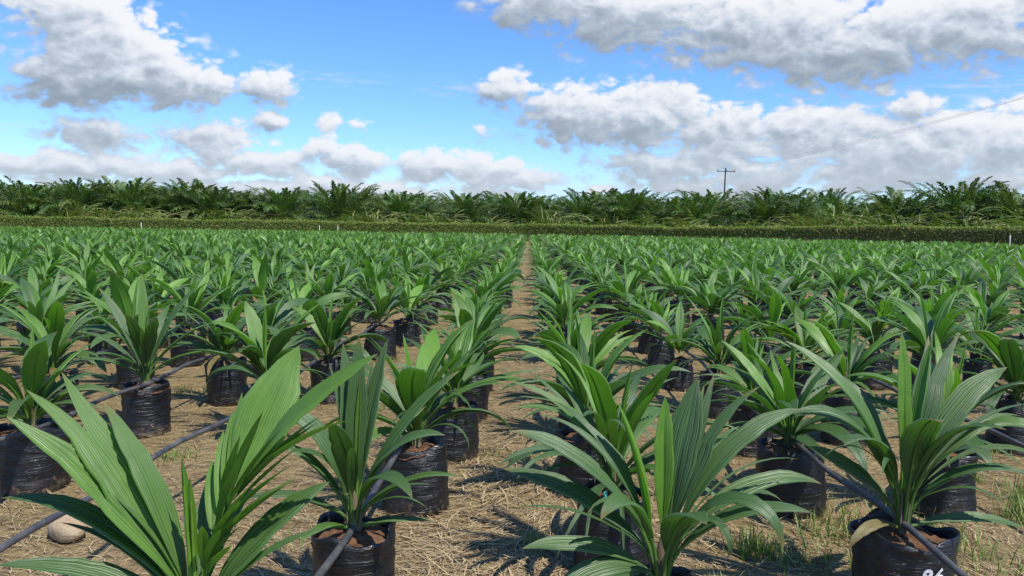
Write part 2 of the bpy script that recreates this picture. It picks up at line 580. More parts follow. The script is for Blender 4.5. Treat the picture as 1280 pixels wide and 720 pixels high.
def blade(az, el, bend, Lp, Lb, W, z0=.08, n=15, m=8, D=0.0, ts=.45, fold=.5, roll=0.0, pleat=.10, youth=0.0, dry=0.0,
          seed=0, side=0.0, rib=True, origin=(0, 0), wav=1.0, neck=0.0, split=0, mb=None):
    """one leaf: a short stalk and two pleated half blades that may part at the tip. Angles in degrees, lengths in metres."""
    r = np.random.default_rng(seed)
    out = mb or MB()
    out_Lp = Lp
    Lb = Lb + neck * .62
    Lp = Lp + neck * .38
    L = Lp + Lb
    N = 40
    s = np.linspace(0, 1, N)
    sg_ = np.clip((s * L - neck) / (L - neck), 0, 1)
    kn = sm01(s * L / neck) if neck > 0 else np.ones(N)
    th = np.radians(84) * (1 - kn) + kn * np.radians(el) - np.radians(bend) * sg_ ** 1.5
    a = np.radians(az) + np.radians(side) * s ** 1.5
    T = np.stack([np.cos(th) * np.cos(a), np.cos(th) * np.sin(a), np.sin(th)], -1)
    C = np.concatenate([[[0, 0, 0]], np.cumsum((T[1:] + T[:-1]) * .5 * L / (N - 1), 0)]) + np.array([origin[0] + .012 * math.cos(a[0]), origin[1] + .012 * math.sin(a[0]), z0])
    S = np.stack([-np.sin(a), np.cos(a), np.zeros(N)], -1)
    Nn = np.cross(T, S)
    rr = np.radians(roll) * (.4 + .6 * s)
    S, Nn = S * np.cos(rr)[:, None] + Nn * np.sin(rr)[:, None], Nn * np.cos(rr)[:, None] - S * np.sin(rr)[:, None]
    t = np.linspace(0, 1, n) ** .9
    st = (Lp + Lb * t) / L
    I = lambda A: np.stack([np.interp(st, s, A[:, k]) for k in range(3)], -1)
    Cb, Sb, Nb = I(C), I(S), I(Nn)
    if D == 0:
        e1 = .80 + 1.6 * neck
        w = (t + .012) ** e1 * (1 - t) ** .95
        tm = e1 / (e1 + .95)
        w = w / (tm ** e1 * (1 - tm) ** .95) * W
    else:
        w = np.where(t < ts, ((t + .02) / ts) ** (.75 + 1.6 * neck), 1.0)
        w = w * np.clip((1 - t) / (1 - ts * .8), 0, 1) ** .85 * W
    w = np.maximum(w, .0012 * (1 - t))
    fo = fold * (1.15 - .65 * t)
    div = D * np.clip((t - ts) / (1 - ts), 0, 1) ** 1.5
    v = np.linspace(0, 1, m + 1)
    rnd = r.random()
    ph = r.random() * 6.28
    # a lobe tip ends at its own length
    for sg in (-1, 1):
        lob = 1.0 - (.10 * r.random() if D else 0)
        idx = t * lob
        stl = (Lp + Lb * idx) / L
        J = lambda A: np.stack([np.interp(stl, s, A[:, k]) for k in range(3)], -1)
        Cc, Ss, Nc = J(C), J(S), J(Nn)
        zig = np.where(np.arange(m + 1) % 2 == 1, 1.0, -1.0) * pleat
        zig = zig * np.minimum(1, .25 + v * 3)
        ctr = div * (1 if D else 0)
        inner = -np.clip((t - ts) / (1 - ts), 0, 1) ** .8 * .42 * w if D else 0 * t
        wq = w.copy()
        if m >= 6:                 # ragged, slightly torn margin towards the tip
            wq = w * (1 - r.random(n) * np.where(t > .5, .20, .05))
        u = v[None, :] * (wq - inner)[:, None] + inner[:, None]
        lift = np.abs(u) * np.sin(fo)[:, None] + zig[None, :] * w[:, None] + wav * .05 * w[:, None] * np.sin(t[:, None] * 9 + ph + v[None, :] * 2) \
            - .10 * (u ** 2 / np.maximum(w, 1e-4)[:, None])
        lat = u * np.cos(fo)[:, None] + ctr[:, None]
        P = Cc[:, None] + sg * lat[..., None] * Ss[:, None] + lift[..., None] * Nc[:, None]
        col = np.zeros((n, m + 1, 4))
        col[..., 0] = np.clip(youth * (1 - .15 * t[:, None]) + .06 * r.random(), 0, 1)
        tipd = sm01((t[:, None] - (1 - .16 * min(1, dry * 1.5))) / .12) * (1 if dry > 0 else 0)
        col[..., 1] = np.clip(tipd + (dry > .8) * .85, 0, 1)
        col[..., 2] = rnd
        col[..., 3] = v[None, :]
        f = grid_faces(n, m + 1)
        out.add(P.reshape(-1, 3), f if sg > 0 else f[:, ::-1], col.reshape(-1, 4))
    for i in range(split):      # narrow outer segments that have torn free of the blade
        sd_ = -1 if (i + seed) % 2 else 1
        blade(az + sd_ * r.uniform(9, 24), el - r.uniform(2, 9), bend * r.uniform(.9, 1.25), out_Lp, (Lb - neck * .62) * r.uniform(.55, .88), W * r.uniform(.24, .38), z0=z0, n=max(5, n - 4),
              m=2 if m > 1 else 1, fold=fold + .2, roll=roll + r.uniform(-25, 25), pleat=pleat * .6, youth=youth, dry=dry, seed=seed + 7 + i, side=side + sd_ * r.uniform(0, 20), rib=False, neck=neck, mb=out)
    if rib:
        k = np.linspace(0, (Lp + .8 * Lb * (ts if D else 1)) / L, 12)
        pts = np.stack([np.interp(k, s, C[:, q]) for q in range(3)], -1)
        nn_ = np.stack([np.interp(k, s, Nn[:, q]) for q in range(3)], -1)
        rad = .0062 * (1 - k) + .0016
        vv, ff = tube(pts - nn_ * rad[:, None] * .7, rad, 6)
        out.add(vv, ff, (min(1, youth * .6 + .25), dry * .5 if dry > .8 else 0, rnd, 0))
    return out


def pinnate(az, el, bend, Lr, leaflets, z0=.1, youth=.1, seed=0, origin=(0, 0)):
    """a frond that has begun to split: a stalk carrying leaflets (t, side, angle, lift, length, half width, bend)"""
    r = np.random.default_rng(seed)
    out = MB()
    N = 30
    s = np.linspace(0, 1, N)
    th = np.radians(el) - np.radians(bend) * s ** 1.7
    a = np.full(N, np.radians(az))
    T = np.stack([np.cos(th) * np.cos(a), np.cos(th) * np.sin(a), np.sin(th)], -1)
    C = np.cumsum(T * Lr / N, 0) + np.array([origin[0], origin[1], z0])
    S = np.stack([-np.sin(a), np.cos(a), 0 * a], -1)
    Nn = np.cross(T, S)
    vv, ff = tube(C, .007 * (1 - .6 * s), 6)
    out.add(vv, ff, (.45, 0, .8, 0))
    for (t, sg, ang, lift, ln, w, bd, *ro) in leaflets:
        k = min(N - 1, int(t * (N - 1)))
        A, B = math.radians(ang), math.radians(lift)
        d = T[k] * math.cos(A) + (sg * S[k] * math.cos(B) + Nn[k] * math.sin(B)) * math.sin(A)
        d /= np.linalg.norm(d)
        b = blade(math.degrees(math.atan2(d[1], d[0])), math.degrees(math.asin(d[2])), bd, .012, ln, w, z0=0, n=13, m=6 if w > .03 else 2,
                  fold=.25 if w > .03 else .8, pleat=.09, roll=ro[0] if ro else r.uniform(-20, 20), youth=youth + r.uniform(0, .12), seed=int(r.integers(1e6)), rib=w > .03)
        for vs, fs, cs in zip(b.v, b.f, b.c):
            base = fs.min()
            out.add(vs + C[k], fs - base, cs)
    return out


def leaf_specs(seed, size=1.0, n=None):
    """leaf parameters of one seedling, outermost first"""
    r = np.random.default_rng(seed)
    n = n or int(r.integers(14, 18))
    a0 = r.random() * 360
    L = []
    lean = r.uniform(-6, 6)
    for i in range(n):
        f = i / (n - 1)
        az = a0 + i * 137.5 + r.uniform(-22, 22)
        if i == n - 1:
            L.append(dict(az=az, el=84 + lean * .3, bend=6, Lp=.04, Lb=size * r.uniform(.26, .38), W=.022 * size, fold=1.0, pleat=.05, youth=r.uniform(.6, 1), z0=.06, neck=.15, seed=seed * 50 + i))
            continue
        el = 28 + 43 * f ** 1.2 + r.uniform(-10, 10)
        bend = (82 - 44 * f) * r.uniform(.55, 1.45)
        tot = size * (.42 + .07 * math.sin(math.pi * min(1, .15 + .75 * f))) * r.uniform(.86, 1.14)
        Lp = tot * r.uniform(.02, .08)
        W = size * r.uniform(.041, .066) * (.78 + .45 * min(f * 1.6, 1)) * (.8 if f > .85 else 1)
        d = dict(az=az, el=el, bend=bend, Lp=Lp, Lb=tot - Lp, W=W, fold=r.uniform(.2, .7), roll=r.uniform(-34, 34), side=r.uniform(-30, 30),
                 pleat=r.uniform(.07, .13), youth=(.35 + .6 * r.random() if f > .72 else r.random() ** 2 * .34), dry=r.random() ** 2 * .6,
                 z0=.02 + .05 * f, neck=size * (.07 + .09 * f), seed=seed * 50 + i)
        if r.random() < .6 and f < .88:
            d.update(D=size * r.uniform(.03, .095), ts=r.uniform(.25, .55), W=W * .85)
        if r.random() < .28 and f < .85:
            d.update(split=int(r.integers(1, 3)))
        if i == 0 and r.random() < .45:
            d.update(dry=1.0, el=2, bend=55, Lb=d['Lb'] * .6, W=W * .6)
        L.append(d)
    return L


# ------------------------------------------------------------------ bags, soil, stems (shared meshes)
RAD, BAG_H = .158, .335


def bag_mesh(seed, with_soil=False):
    r = np.random.default_rng(seed)
    k = 44
    th = np.linspace(0, 2 * np.pi, k, endpoint=False)
    zz = np.linspace(0, BAG_H, 20)
    rings = []
    p1, p2, p3 = r.random(3) * 6.28
    for z in zz:
        q = z / BAG_H
        rad = RAD * (.97 + .05 * math.sin(q * 3.0 + p1) - .03 * q)
        wr = .007 * np.sin(2 * th + p1 + 1.4 * q) + .004 * np.sin(3 * th + p2 - 3 * q) + .0022 * np.sin(z * 95 + 2.2 * np.sin(th * 2 + p3)) + r.standard_normal(k) * .0012
        if q == 0:
            rad *= .93
        top = .014 * max(0, (q - .86) / .14) * np.sin(4 * th + p2)
        rr = rad + wr + top
        lift = .012 * np.sin(3 * th + p3) * max(0, (q - .8) / .2) + .007 * np.sin(7 * th + p1) * max(0, (q - .85) / .15)
        rings.append(np.stack([rr * np.cos(th), rr * np.sin(th), z + lift], -1))
    # folded lip and the inside wall down to the soil
    last = rings[-1]
    c = np.array([0, 0, 0])
    for sc_, dz in ((.965, .004), (.94, -.012), (.93, -.07)):
        q = last * np.array([sc_, sc_, 1]) + np.array([0, 0, dz])
        rings.append(q)
    m = MB()
    m.add(np.concatenate(rings), grid_faces(len(rings), k, True))
    if with_soil:
        v, f = soil_geo(seed)
        m.add(v, f, mat=1)
    return m.mesh('grow_bag', [M_BAG, M_SOIL] if with_soil else [M_BAG])


def soil_geo(seed):
    r = np.random.default_rng(seed + 900)
    k, nr = 28, 9
    th = np.linspace(0, 2 * np.pi, k, endpoint=False)
    q = np.linspace(.02, 1, nr)
    rad = q[:, None] * RAD * .93
    x, y = rad * np.cos(th), rad * np.sin(th)
    z = BAG_H - .038 + .034 * (1 - q[:, None] ** 2) + .009 * wave_noise(x * 1, y * 1, seed, 16, 20, 120) + .004 * r.standard_normal(x.shape)
    return np.stack([x, y, z], -1).reshape(-1, 3), grid_faces(nr, k, True)


def stem_mesh(seed, h=.14):
    r = np.random.default_rng(seed)
    m = MB()
    v, f = lathe([(.032, -.03), (.027, .0), (.022, .04), (.018, .09), (.010, h), (.003, h + .02)], 12, r, .07)
    m.add(v, f)
    for i in range(9):      # dry leaf bases that wrap the stem
        a = r.random() * 6.28
        ln = r.uniform(.05, .14)
        s = np.linspace(0, 1, 5)
        rr = .027 - .006 * s + .018 * s ** 2 * r.random()
        pts = np.stack([rr * np.cos(a + .2 * s), rr * np.sin(a + .2 * s), r.uniform(-.01, .02) + ln * s], -1)
        vv, ff = tube(pts, .0055 * (1 - .6 * s), 5)
        m.add(vv, ff)
    return m.mesh('stem', [M_STEM])


BAGS = [bag_mesh(i) for i in range(6)]
BAGS_FULL = [bag_mesh(i + 20, True) for i in range(6)]
SOILS = []
for i in range(6):
    q = MB()
    q.add(*soil_geo(i))
    SOILS.append(q.mesh('soil', [M_SOIL]))
STEMS = [stem_mesh(i) for i in range(5)]
SEED_GROUP = 'potted palm seedlings in nursery rows'
RIM = BAG_H - .025


def near_plant(name_label, x, y, leaves, seed, rz=0.0, bag_scale=1.0, tilt=(0, 0), stem_h=1.0):
    root = link('potted_palm', None)
    root.location = (x, y, float(ground_z(np.array(x), np.array(y))) - .006)
    root.rotation_euler = (R_(tilt[0]), R_(tilt[1]), 0)
    tag(root, name_label, 'potted palm', SEED_GROUP)
    b = link('grow_bag', BAGS[seed % 6], root)
    b.rotation_euler = (0, 0, seed * 1.7)
    b.scale = (bag_scale, bag_scale, 1.0)
    s = link('soil', SOILS[seed % 6], b)
    st = link('stem', STEMS[seed % 5], root)
    st.location = (0, 0, RIM)
    st.scale = (1, 1, stem_h)
    for lf in leaves:
        if isinstance(lf, MB):
            o = lf.build('leaf', [M_LEAF], root)
        else:
            o = blade(**lf).build('leaf', [M_LEAF], root)
        o.location = (0, 0, RIM)
    return root, b


# ---- the closest plants follow the photograph leaf by leaf (0 = right, 90 = away, 180 = left, 270 = towards the camera)
def LV(az, el, bend, Lp, Lb, W, z0=.1, **k):
    return dict(az=az, el=el, bend=bend, Lp=Lp, Lb=Lb, W=W, z0=z0, **k)


r_ = random.Random(4)
P0 = [
    pinnate(40, 74, 16, .30, [
        (.98, 1, 8, 25, .42, .082, 8, 50), (.97, -1, 26, 10, .56, .056, 26, 36), (.93, -1, 36, 0, .46, .022, 30),
        (.80, 1, 28, 20, .27, .022, 10), (.66, 1, 30, 15, .25, .024, 12), (.5, 1, 34, 10, .22, .022, 16), (.86, 1, 22, 30, .30, .018, 8),
        ] + [(.90 - .045 * i, -1, 24 + 1.0 * i + r_.uniform(-4, 4), r_.uniform(-35, 55), .32 - .006 * i + r_.uniform(-.03, .03), .019, 12) for i in range(18)],
        z0=.10, youth=.58, seed=11),
    LV(176, 58, 20, .10, .66, .088, .12, D=.05, ts=.62, fold=.35, roll=-26, pleat=.07, youth=0.46, seed=12, m=12, side=-6),
    LV(190, 54, 22, .08, .62, .060, .10, fold=.5, roll=12, youth=0.62, seed=13, pleat=.12, wav=2.0, m=12),
    LV(164, 66, 22, .12, .52, .045, .10, fold=.5, roll=10, youth=0.36, seed=14),
    LV(180, 52, 62, .10, .56, .050, .07, fold=.45, youth=.05, seed=15, roll=6),
    LV(194, 36, 40, .10, .46, .045, .05, fold=.45, youth=.08, seed=16, roll=10),
    LV(172, 44, 42, .10, .40, .020, .06, fold=.6, youth=.12, seed=17),
    LV(208, 28, 44, .08, .52, .060, .05, fold=.40, youth=.05, seed=18, roll=14),
    LV(20, 52, 30, .10, .42, .062, .06, fold=.35, youth=0.16, seed=19, roll=-20),
    LV(95, 52, 40, .10, .46, .055, .08, fold=.5, youth=.08, seed=20),
    LV(310, 40, 62, .06, .22, .045, .04, fold=.3, youth=.55, dry=.8, seed=21, roll=20),
    LV(250, 18, 40, .05, .30, .035, .03, fold=.4, youth=.15, seed=22),
    LV(262, 89, 3, .06, .36, 0.027, .12, fold=1.1, pleat=.05, youth=1.0, seed=23),
    LV(290, 87, 4, .06, .31, 0.02, .12, fold=1.15, pleat=.05, youth=.95, seed=24),
]
R1 = [
    LV(75, 82, 6, .05, .36, 0.042, .15, fold=.75, pleat=.07, youth=1.0, seed=31, roll=-10, dry=.2),
    LV(168, 72, 10, .06, .37, 0.036, .15, fold=.8, pleat=.06, youth=0.9, seed=32, dry=.2),
    LV(48, 68, 12, .10, .42, .064, .13, fold=.22, pleat=.06, youth=.06, seed=33, roll=12, m=12),
    LV(28, 62, 22, .12, .50, .068, .13, D=.07, ts=.5, fold=.35, pleat=.07, youth=.12, seed=34, roll=-32, m=12),
    LV(14, 50, 40, .14, .46, .050, .11, fold=.5, youth=.16, seed=35, roll=-20),
    LV(160, 56, 46, .12, .50, .056, .12, D=.05, ts=.5, fold=.45, youth=.05, seed=36, roll=16, m=10),
    LV(178, 44, 36, .10, .44, .048, .10, fold=.5, youth=.05, seed=37, roll=20),
    LV(166, 30, 26, .10, .44, .050, .08, fold=.4, youth=.03, seed=38, roll=22),
    LV(188, 24, 32, .10, .38, .048, .05, fold=.4, youth=.06, seed=39, roll=16, dry=.3),
    LV(204, 16, 52, .08, .32, .052, .05, fold=.35, youth=.0, seed=40, roll=18, dry=.2),
    LV(12, 30, 48, .12, .44, .050, .09, fold=.45, youth=.08, seed=41, roll=-16),
    LV(342, 34, 40, .10, .34, .042, .08, fold=.45, youth=.06, seed=42, roll=-16),
    LV(226, 46, 88, .07, .22, .040, .16, fold=.2, youth=.12, dry=.5, seed=43, roll=20),
    LV(322, 42, 118, .07, .36, .034, .12, fold=.3, youth=.10, seed=44, roll=-24),
    LV(280, 48, 50, .08, .30, .060, .08, fold=.3, youth=.0, seed=45),
    LV(196, 6, 36, .06, .28, .030, .02, fold=.4, youth=.35, dry=.7, seed=46),
    LV(340, 8, 46, .06, .32, .038, .02, fold=.45, youth=.05, seed=47, dry=.3),
    LV(300, 10, 60, .06, .22, .036, .02, fold=.3, youth=.12, seed=48),
]
R4 = [
    LV(155, 60, 34, .13, .54, .055, .14, fold=.55, youth=.18, seed=51, roll=14, m=10),
    LV(80, 80, 14, .08, .46, .036, .15, fold=.7, youth=1.0, seed=52, roll=-8),
    LV(40, 74, 12, .08, .44, .030, .15, fold=.75, youth=0.95, seed=53),
    LV(46, 58, 18, .14, .52, .080, .13, D=.05, ts=.55, fold=.25, pleat=.06, youth=.06, seed=54, roll=-12, m=12),
    LV(20, 52, 36, .12, .50, .060, .12, fold=.4, youth=.10, seed=55, roll=-24, m=10),
    LV(6, 44, 66, .12, .44, .055, .11, D=.05, ts=.5, fold=.4, youth=.08, seed=56, roll=-20),
    LV(262, 66, 62, .10, .34, .066, .12, fold=.2, youth=.05, seed=57, pleat=.07),
    LV(300, 60, 60, .10, .34, .056, .11, fold=.3, youth=.05, seed=58, pleat=.07),
    LV(182, 54, 66, .12, .40, .054, .12, fold=.4, youth=.06, seed=59, roll=12),
    LV(120, 58, 40, .12, .40, .050, .12, fold=.4, youth=.05, seed=60),
    LV(168, 40, 20, .10, .30, .050, .06, fold=.4, youth=.0, seed=61, roll=34),
    LV(210, 52, 70, .10, .28, .048, .10, fold=.35, youth=.05, seed=62),
    LV(2, 10, 26, .10, .42, .036, .03, fold=.45, youth=.15, seed=63, roll=-20, dry=.4),
    LV(205, 18, 62, .05, .26, .030, .03, fold=.35, youth=.22, seed=64, dry=.9, roll=10),
    LV(345, 34, 60, .10, .34, .045, .08, fold=.4, youth=.06, seed=65),
    LV(240, 88, 2, .02, .22, .008, .05, fold=.9, youth=.5, seed=66, rib=False),
    LV(100, 42, 50, .12, .38, .05, .08, fold=.4, youth=.05, seed=67),
]
P2 = [
    LV(165, 58, 22, .10, .52, .048, .12, fold=.4, youth=.05, seed=71, roll=12),
    LV(122, 76, 14, .08, .54, .044, .13, fold=.65, youth=.45, seed=72),
    LV(40, 62, 24, .12, .52, .046, .13, fold=.4, youth=.08, seed=73, roll=-10),
    LV(270, 68, 42, .08, .36, .060, .11, fold=.25, youth=.03, seed=74),
    LV(310, 60, 40, .10, .36, .052, .11, fold=.35, youth=.05, seed=75),
    LV(20, 42, 40, .10, .44, .040, .1, fold=.45, youth=.08, seed=76),
    LV(5, 26, 34, .10, .36, .030, .08, fold=.5, youth=.25, seed=77, dry=.5),
    LV(185, 42, 46, .10, .40, .045, .09, fold=.4, youth=.04, seed=78),
    LV(200, 26, 46, .08, .36, .042, .07, fold=.4, youth=.03, seed=79),
    LV(90, 56, 36, .1, .42, .045, .1, fold=.4, youth=.06, seed=80),
    LV(80, 86, 4, .06, .34, .016, .13, fold=1.0, youth=.9, seed=81),
    LV(235, 40, 60, .08, .30, .042, .08, fold=.35, youth=.03, seed=82),
]
P4 = [
    LV(95, 84, 12, .10, .46, .046, .14, fold=.25, pleat=.07, youth=.08, seed=91, m=10),
    LV(120, 74, 12, .10, .44, .040, .14, fold=.35, youth=.06, seed=92),
    LV(60, 74, 14, .10, .46, .042, .14, fold=.35, youth=.10, seed=93, m=10),
    LV(20, 56, 30, .12, .46, .044, .12, fold=.5, youth=.18, seed=94, roll=-14),
    LV(180, 66, 70, .10, .34, .056, .12, fold=.3, youth=.04, seed=95, roll=20),
    LV(350, 58, 74, .10, .32, .056, .11, fold=.3, youth=.03, seed=96, roll=-10),
    LV(186, 46, 60, .10, .36, .044, .09, fold=.4, youth=.04, seed=97),
    LV(350, 36, 50, .08, .34, .036, .07, fold=.45, youth=.10, seed=98, dry=.4),
    LV(312, 44, 92, .08, .32, .040, .09, fold=.35, youth=.06, seed=99, roll=-14),
    LV(262, 66, 44, .08, .30, .052, .10, fold=.25, youth=.02, seed=100),
    LV(240, 22, 46, .06, .22, .028, .03, fold=.4, youth=.30, seed=101, dry=.4),
    LV(10, 8, 20, .06, .24, .028, .03, fold=.4, youth=.30, seed=102, dry=.5),
    LV(200, 24, 40, .08, .32, .04, .06, fold=.4, youth=.03, seed=103),
    LV(80, 88, 3, .06, .34, .016, .14, fold=1.0, youth=.9, seed=104),
]
for lst, up in ((R1, .26), (R4, .24), (P4, .15), (P2, .15), (P0, .06)):
    for q in lst:
        if isinstance(q, dict):
            g_ = min(1, max(.1, (q['z0'] - .02) / .08))
            q['neck'] = up * g_
            q['z0'] = .02 + .03 * g_
            q['Lp'] *= .45
            q['el'] = min(q['el'] + 6 * g_, 88)
            q['W'] *= .90 if lst is not P0 else .98
            q.setdefault('dry', (q['seed'] * 37 % 10) * .06)
            if lst is R1 or lst is R4:
                q['Lb'] *= (.86 if q['el'] < 60 else .76) if lst is R1 else .92
                q['bend'] *= 1.25
            if q.get('youth', 0) < .5 and q['W'] > .03:
                q['split'] = q['seed'] % 3
            ro = abs(q.get('roll', 0))
            q['roll'] = ro if (q['az'] < 90 or q['az'] > 270) else -ro

NEAR = [
    (-.87, 2.00, P0, 1.0, 'biggest seedling at the bottom left corner, with an upright yellow-green central spear'),
    (.42, 2.26, R1, 1.0, 'wide seedling at the bottom edge just right of the path, bag below the frame'),
    (1.38, 2.77, R4, 1.06, 'seedling in the black bag painted with the white number 86'),
    (-.61, 2.66, P4, 1.0, 'seedling whose bag shows brown soil crossed by a pipe at bottom centre left'),
    (-2.54, 5.04, P2, 1.03, 'seedling in an upright free-standing wrinkled bag with a pipe across its rim, left side'),
    (.37, 3.12, None, 1.0, 'dark broad-leaved seedling directly behind the wide one right of the path'),
    (-.54, 3.75, None, 1.0, 'seedling behind the soil-topped bag, at the left edge of the path'),
    (1.36, 3.88, None, 1.06, 'seedling in a slumped baggy wrinkled bag behind the bag numbered 86'),
    (-2.59, 3.93, None, 1.15, 'seedling in the wide black bag cut by the left border of the photo'),
    (-1.74, 5.04, None, 1.0, 'spreading seedling rising straight above the biggest seedling at bottom left'),
    (2.11, 3.87, None, 1.0, 'seedling with long drooping fronds right behind and above the bag numbered 86'),
    (3.19, 5.05, None, 1.0, 'seedling in the black bag cut by the right border of the photo'),
    (-.45, 4.63, None, 1.0, 'third seedling from the camera along the left edge of the path'),
    (.34, 4.04, None, 1.0, 'third seedling from the camera along the right edge of the path'),
    (-.42, 5.60, None, 1.0, 'fourth seedling from the camera along the left edge of the path'),
    (.36, 5.10, None, 1.0, 'fourth seedling from the camera along the right edge of the path'),
    (1.42, 4.85, None, .9, 'short seedling between the slumped bag and the one behind it'),
    (1.47, 5.85, None, 1.0, 'fourth seedling from the camera in the second row right of the path'),
    (2.15, 5.15, None, 1.0, 'seedling behind the one with long drooping fronds, above the number 86 bag'),
    (-3.40, 5.40, None, 1.0, 'seedling behind the wide bag at the left border, before a taller row'),
    (-2.35, 5.95, None, 1.0, 'seedling right behind the free-standing bag with a pipe on its rim'),
    (-1.58, 6.10, None, 1.0, 'seedling right behind the spreading one above the bottom left seedling'),
]
SIZES = [1, 1, 1, 1, 1, 1.08, 1.06, 1.0, .95, 1.05, 1.0, 1.05, 1.0, 1.0, 1.0, 1.0, .8, 1, 1.02, 1, 1, 1]
first_bag = None
placed = []
for i, (x, y, lv, bs, lab) in enumerate(NEAR):
    lv = lv or leaf_specs(300 + i, SIZES[i])
    tl = {7: (0, -3)}.get(i, (r_.uniform(-1.5, 1.5), r_.uniform(-1.5, 1.5)))
    root, bag = near_plant(lab, x, y, lv, i + 3, bag_scale=bs, tilt=tl, stem_h=1.2 if i in (1, 2) else 1.0)
    placed.append((x, y))
    if i == 2:
        first_bag = root, bag

# white hand painted number on the front of one bag
cu = bpy.data.curves.new('painted_number', 'FONT')
cu.body = "86"
cu.size = .080
cu.offset = .0028
cu.space_character = 1.15
cu.resolution_u = 6
tmp = bpy.data.objects.new('tmp', cu)
sc.collection.objects.link(tmp)
dg = bpy.context.evaluated_depsgraph_get()
me = bpy.data.meshes.new_from_object(tmp.evaluated_get(dg))
bpy.data.objects.remove(tmp)
root, bag = first_bag
import bmesh
bm_ = bmesh.new()
bm_.from_mesh(me)
bmesh.ops.subdivide_edges(bm_, edges=[e for e in bm_.edges if e.calc_length() > .01], cuts=2)
bmesh.ops.triangulate(bm_, faces=bm_.faces)
# wrap it round the bag: follow the bag's own surface
bm_bag = bmesh.new()
bm_bag.from_mesh(bag.data)
from mathutils.bvhtree import BVHTree
bvh = BVHTree.FromBMesh(bm_bag)
rz = bag.rotation_euler[2]
mid_a = math.radians(270 - 10 + 20)
for v in bm_.verts:
    a = mid_a + (v.co.x - .03) / RAD - rz
    zz = BAG_H - .135 + v.co.y
    d = Vector((math.cos(a), math.sin(a), 0))
    hit = bvh.ray_cast(d * .4 + Vector((0, 0, zz)), -d)
    p = hit[0] if hit[0] is not None else d * RAD + Vector((0, 0, zz))
    v.co = p + d * .0022
bm_.to_mesh(me)
me.materials.clear()
me.materials.append(M_PAINT)
num = link('painted_number', me, bag)

# ------------------------------------------------------------------ the middle distance: shared crowns on shared bags
def crown_mesh(seed, size):
    m = MB()
    for lf in leaf_specs(seed, size):
        q = dict(lf)
        q.update(n=11, m=4, rib=False, mb=m)
        blade(**q)
    return m.mesh('crown', [M_LEAF])


CROWNS = [crown_mesh(500 + i, .92 + .26 * random.Random(i).random()) for i in range(14)]


def project(x, y, z):
    q = cam.matrix_world.inverted() @ Vector((x, y, z))
    if q.z > -.05:
        return None
    return 640 + 967 * q.x / -q.z, 360 - 967 * q.y / -q.z


HEDGE = np.array([(-130, 95), (-61, 90), (0, 87), (12, 80.5), (22, 72), (37, 58), (60, 37), (85, 14)], float)


def hedge_y(x):
    return np.interp(x, HEDGE[:, 0], HEDGE[:, 1])


ORD = ('first second third fourth fifth sixth seventh eighth ninth tenth eleventh twelfth thirteenth fourteenth fifteenth sixteenth seventeenth eighteenth '
       'nineteenth twentieth').split()
ORD += ['twenty-' + w for w in ORD[:9]] + ['thirtieth'] + ['thirty-' + w for w in ORD[:9]]
ROW0, DX = -.52, .93
rows = {}
rs = random.Random(21)
start = {0: 6.6, 1: 6.1, -1: 7.1, -2: 7.0, -3: 6.4, 2: 6.85, 3: 6.2, 4: 6.1}
for k in range(-100, 80):
    x = ROW0 + DX * k
    y = start.get(k, 4.6 + (.5 if k % 2 else 0))
    ymax = 100
    while y < ymax:
        px = x + rs.gauss(0, .045)
        py = y + rs.gauss(0, .06)
        y += 1.0
        if py > hedge_y(px) - 2.2:
            break
        if abs(px) > py * .78 + 3.0:
            continue
        if rs.random() < .025:
            continue          # a gap where a seedling is missing
        rows.setdefault(k, []).append((px, py))
cands = []
for k, ps in rows.items():
    for n, (px, py) in enumerate(ps):
        pr = project(px, py, .6)
        rpx = .5 * 967 / py
        if pr and -rpx * .5 < pr[0] < 1280 + rpx * .5:
            cands.append((math.hypot(px, py), k, px, py))
cands.sort()
N_IND = 300 - len(NEAR)
chosen = cands[:N_IND]
chosen_set = {(c[2], c[3]) for c in chosen}
# ordinals along each row, counting the near plants too
by_row = {}
for d, k, px, py in chosen:
    by_row.setdefault(k, []).append((py, px))
near_in_row = {}
for (x, y) in placed:
    k = round((x - ROW0) / DX)
    near_in_row[k] = near_in_row.get(k, 0) + 1


def row_phrase(k):
    if k <= 0:
        return 'row edging the path on its left' if k == 0 else ORD[-k] + ' row left of the path'
    return 'row edging the path on its right' if k == 1 else ORD[k - 1] + ' row right of the path'


for k, ps in by_row.items():
    for n, (py, px) in enumerate(sorted(ps)):
        idx = n + near_in_row.get(k, 0)
        root = link('potted_palm', None)
        root.location = (px, py, -.004)
        root.rotation_euler = (R_(rs.gauss(0, 2)), R_(rs.gauss(0, 2)), rs.random() * 6.28)
        s = rs.uniform(.8, 1.1) * (.90 if k in (0, 1) else 1.0)
        root.scale = (s, s, s)
        tag(root, f'palm seedling, {ORD[idx]} from the front in the {row_phrase(k)}', 'potted palm', SEED_GROUP)
        gb = link('grow_bag', BAGS_FULL[rs.randrange(6)], root)
        gb.rotation_euler = (R_(rs.gauss(0, 2.5)), R_(rs.gauss(0, 2.5)), rs.random() * 6.28)
        w_ = rs.uniform(.9, 1.12)
        gb.scale = (w_, w_ * rs.uniform(.93, 1.07), rs.uniform(.92, 1.05))
        c = link('crown', CROWNS[rs.randrange(len(CROWNS))], root)
        c.location = (0, 0, RIM)

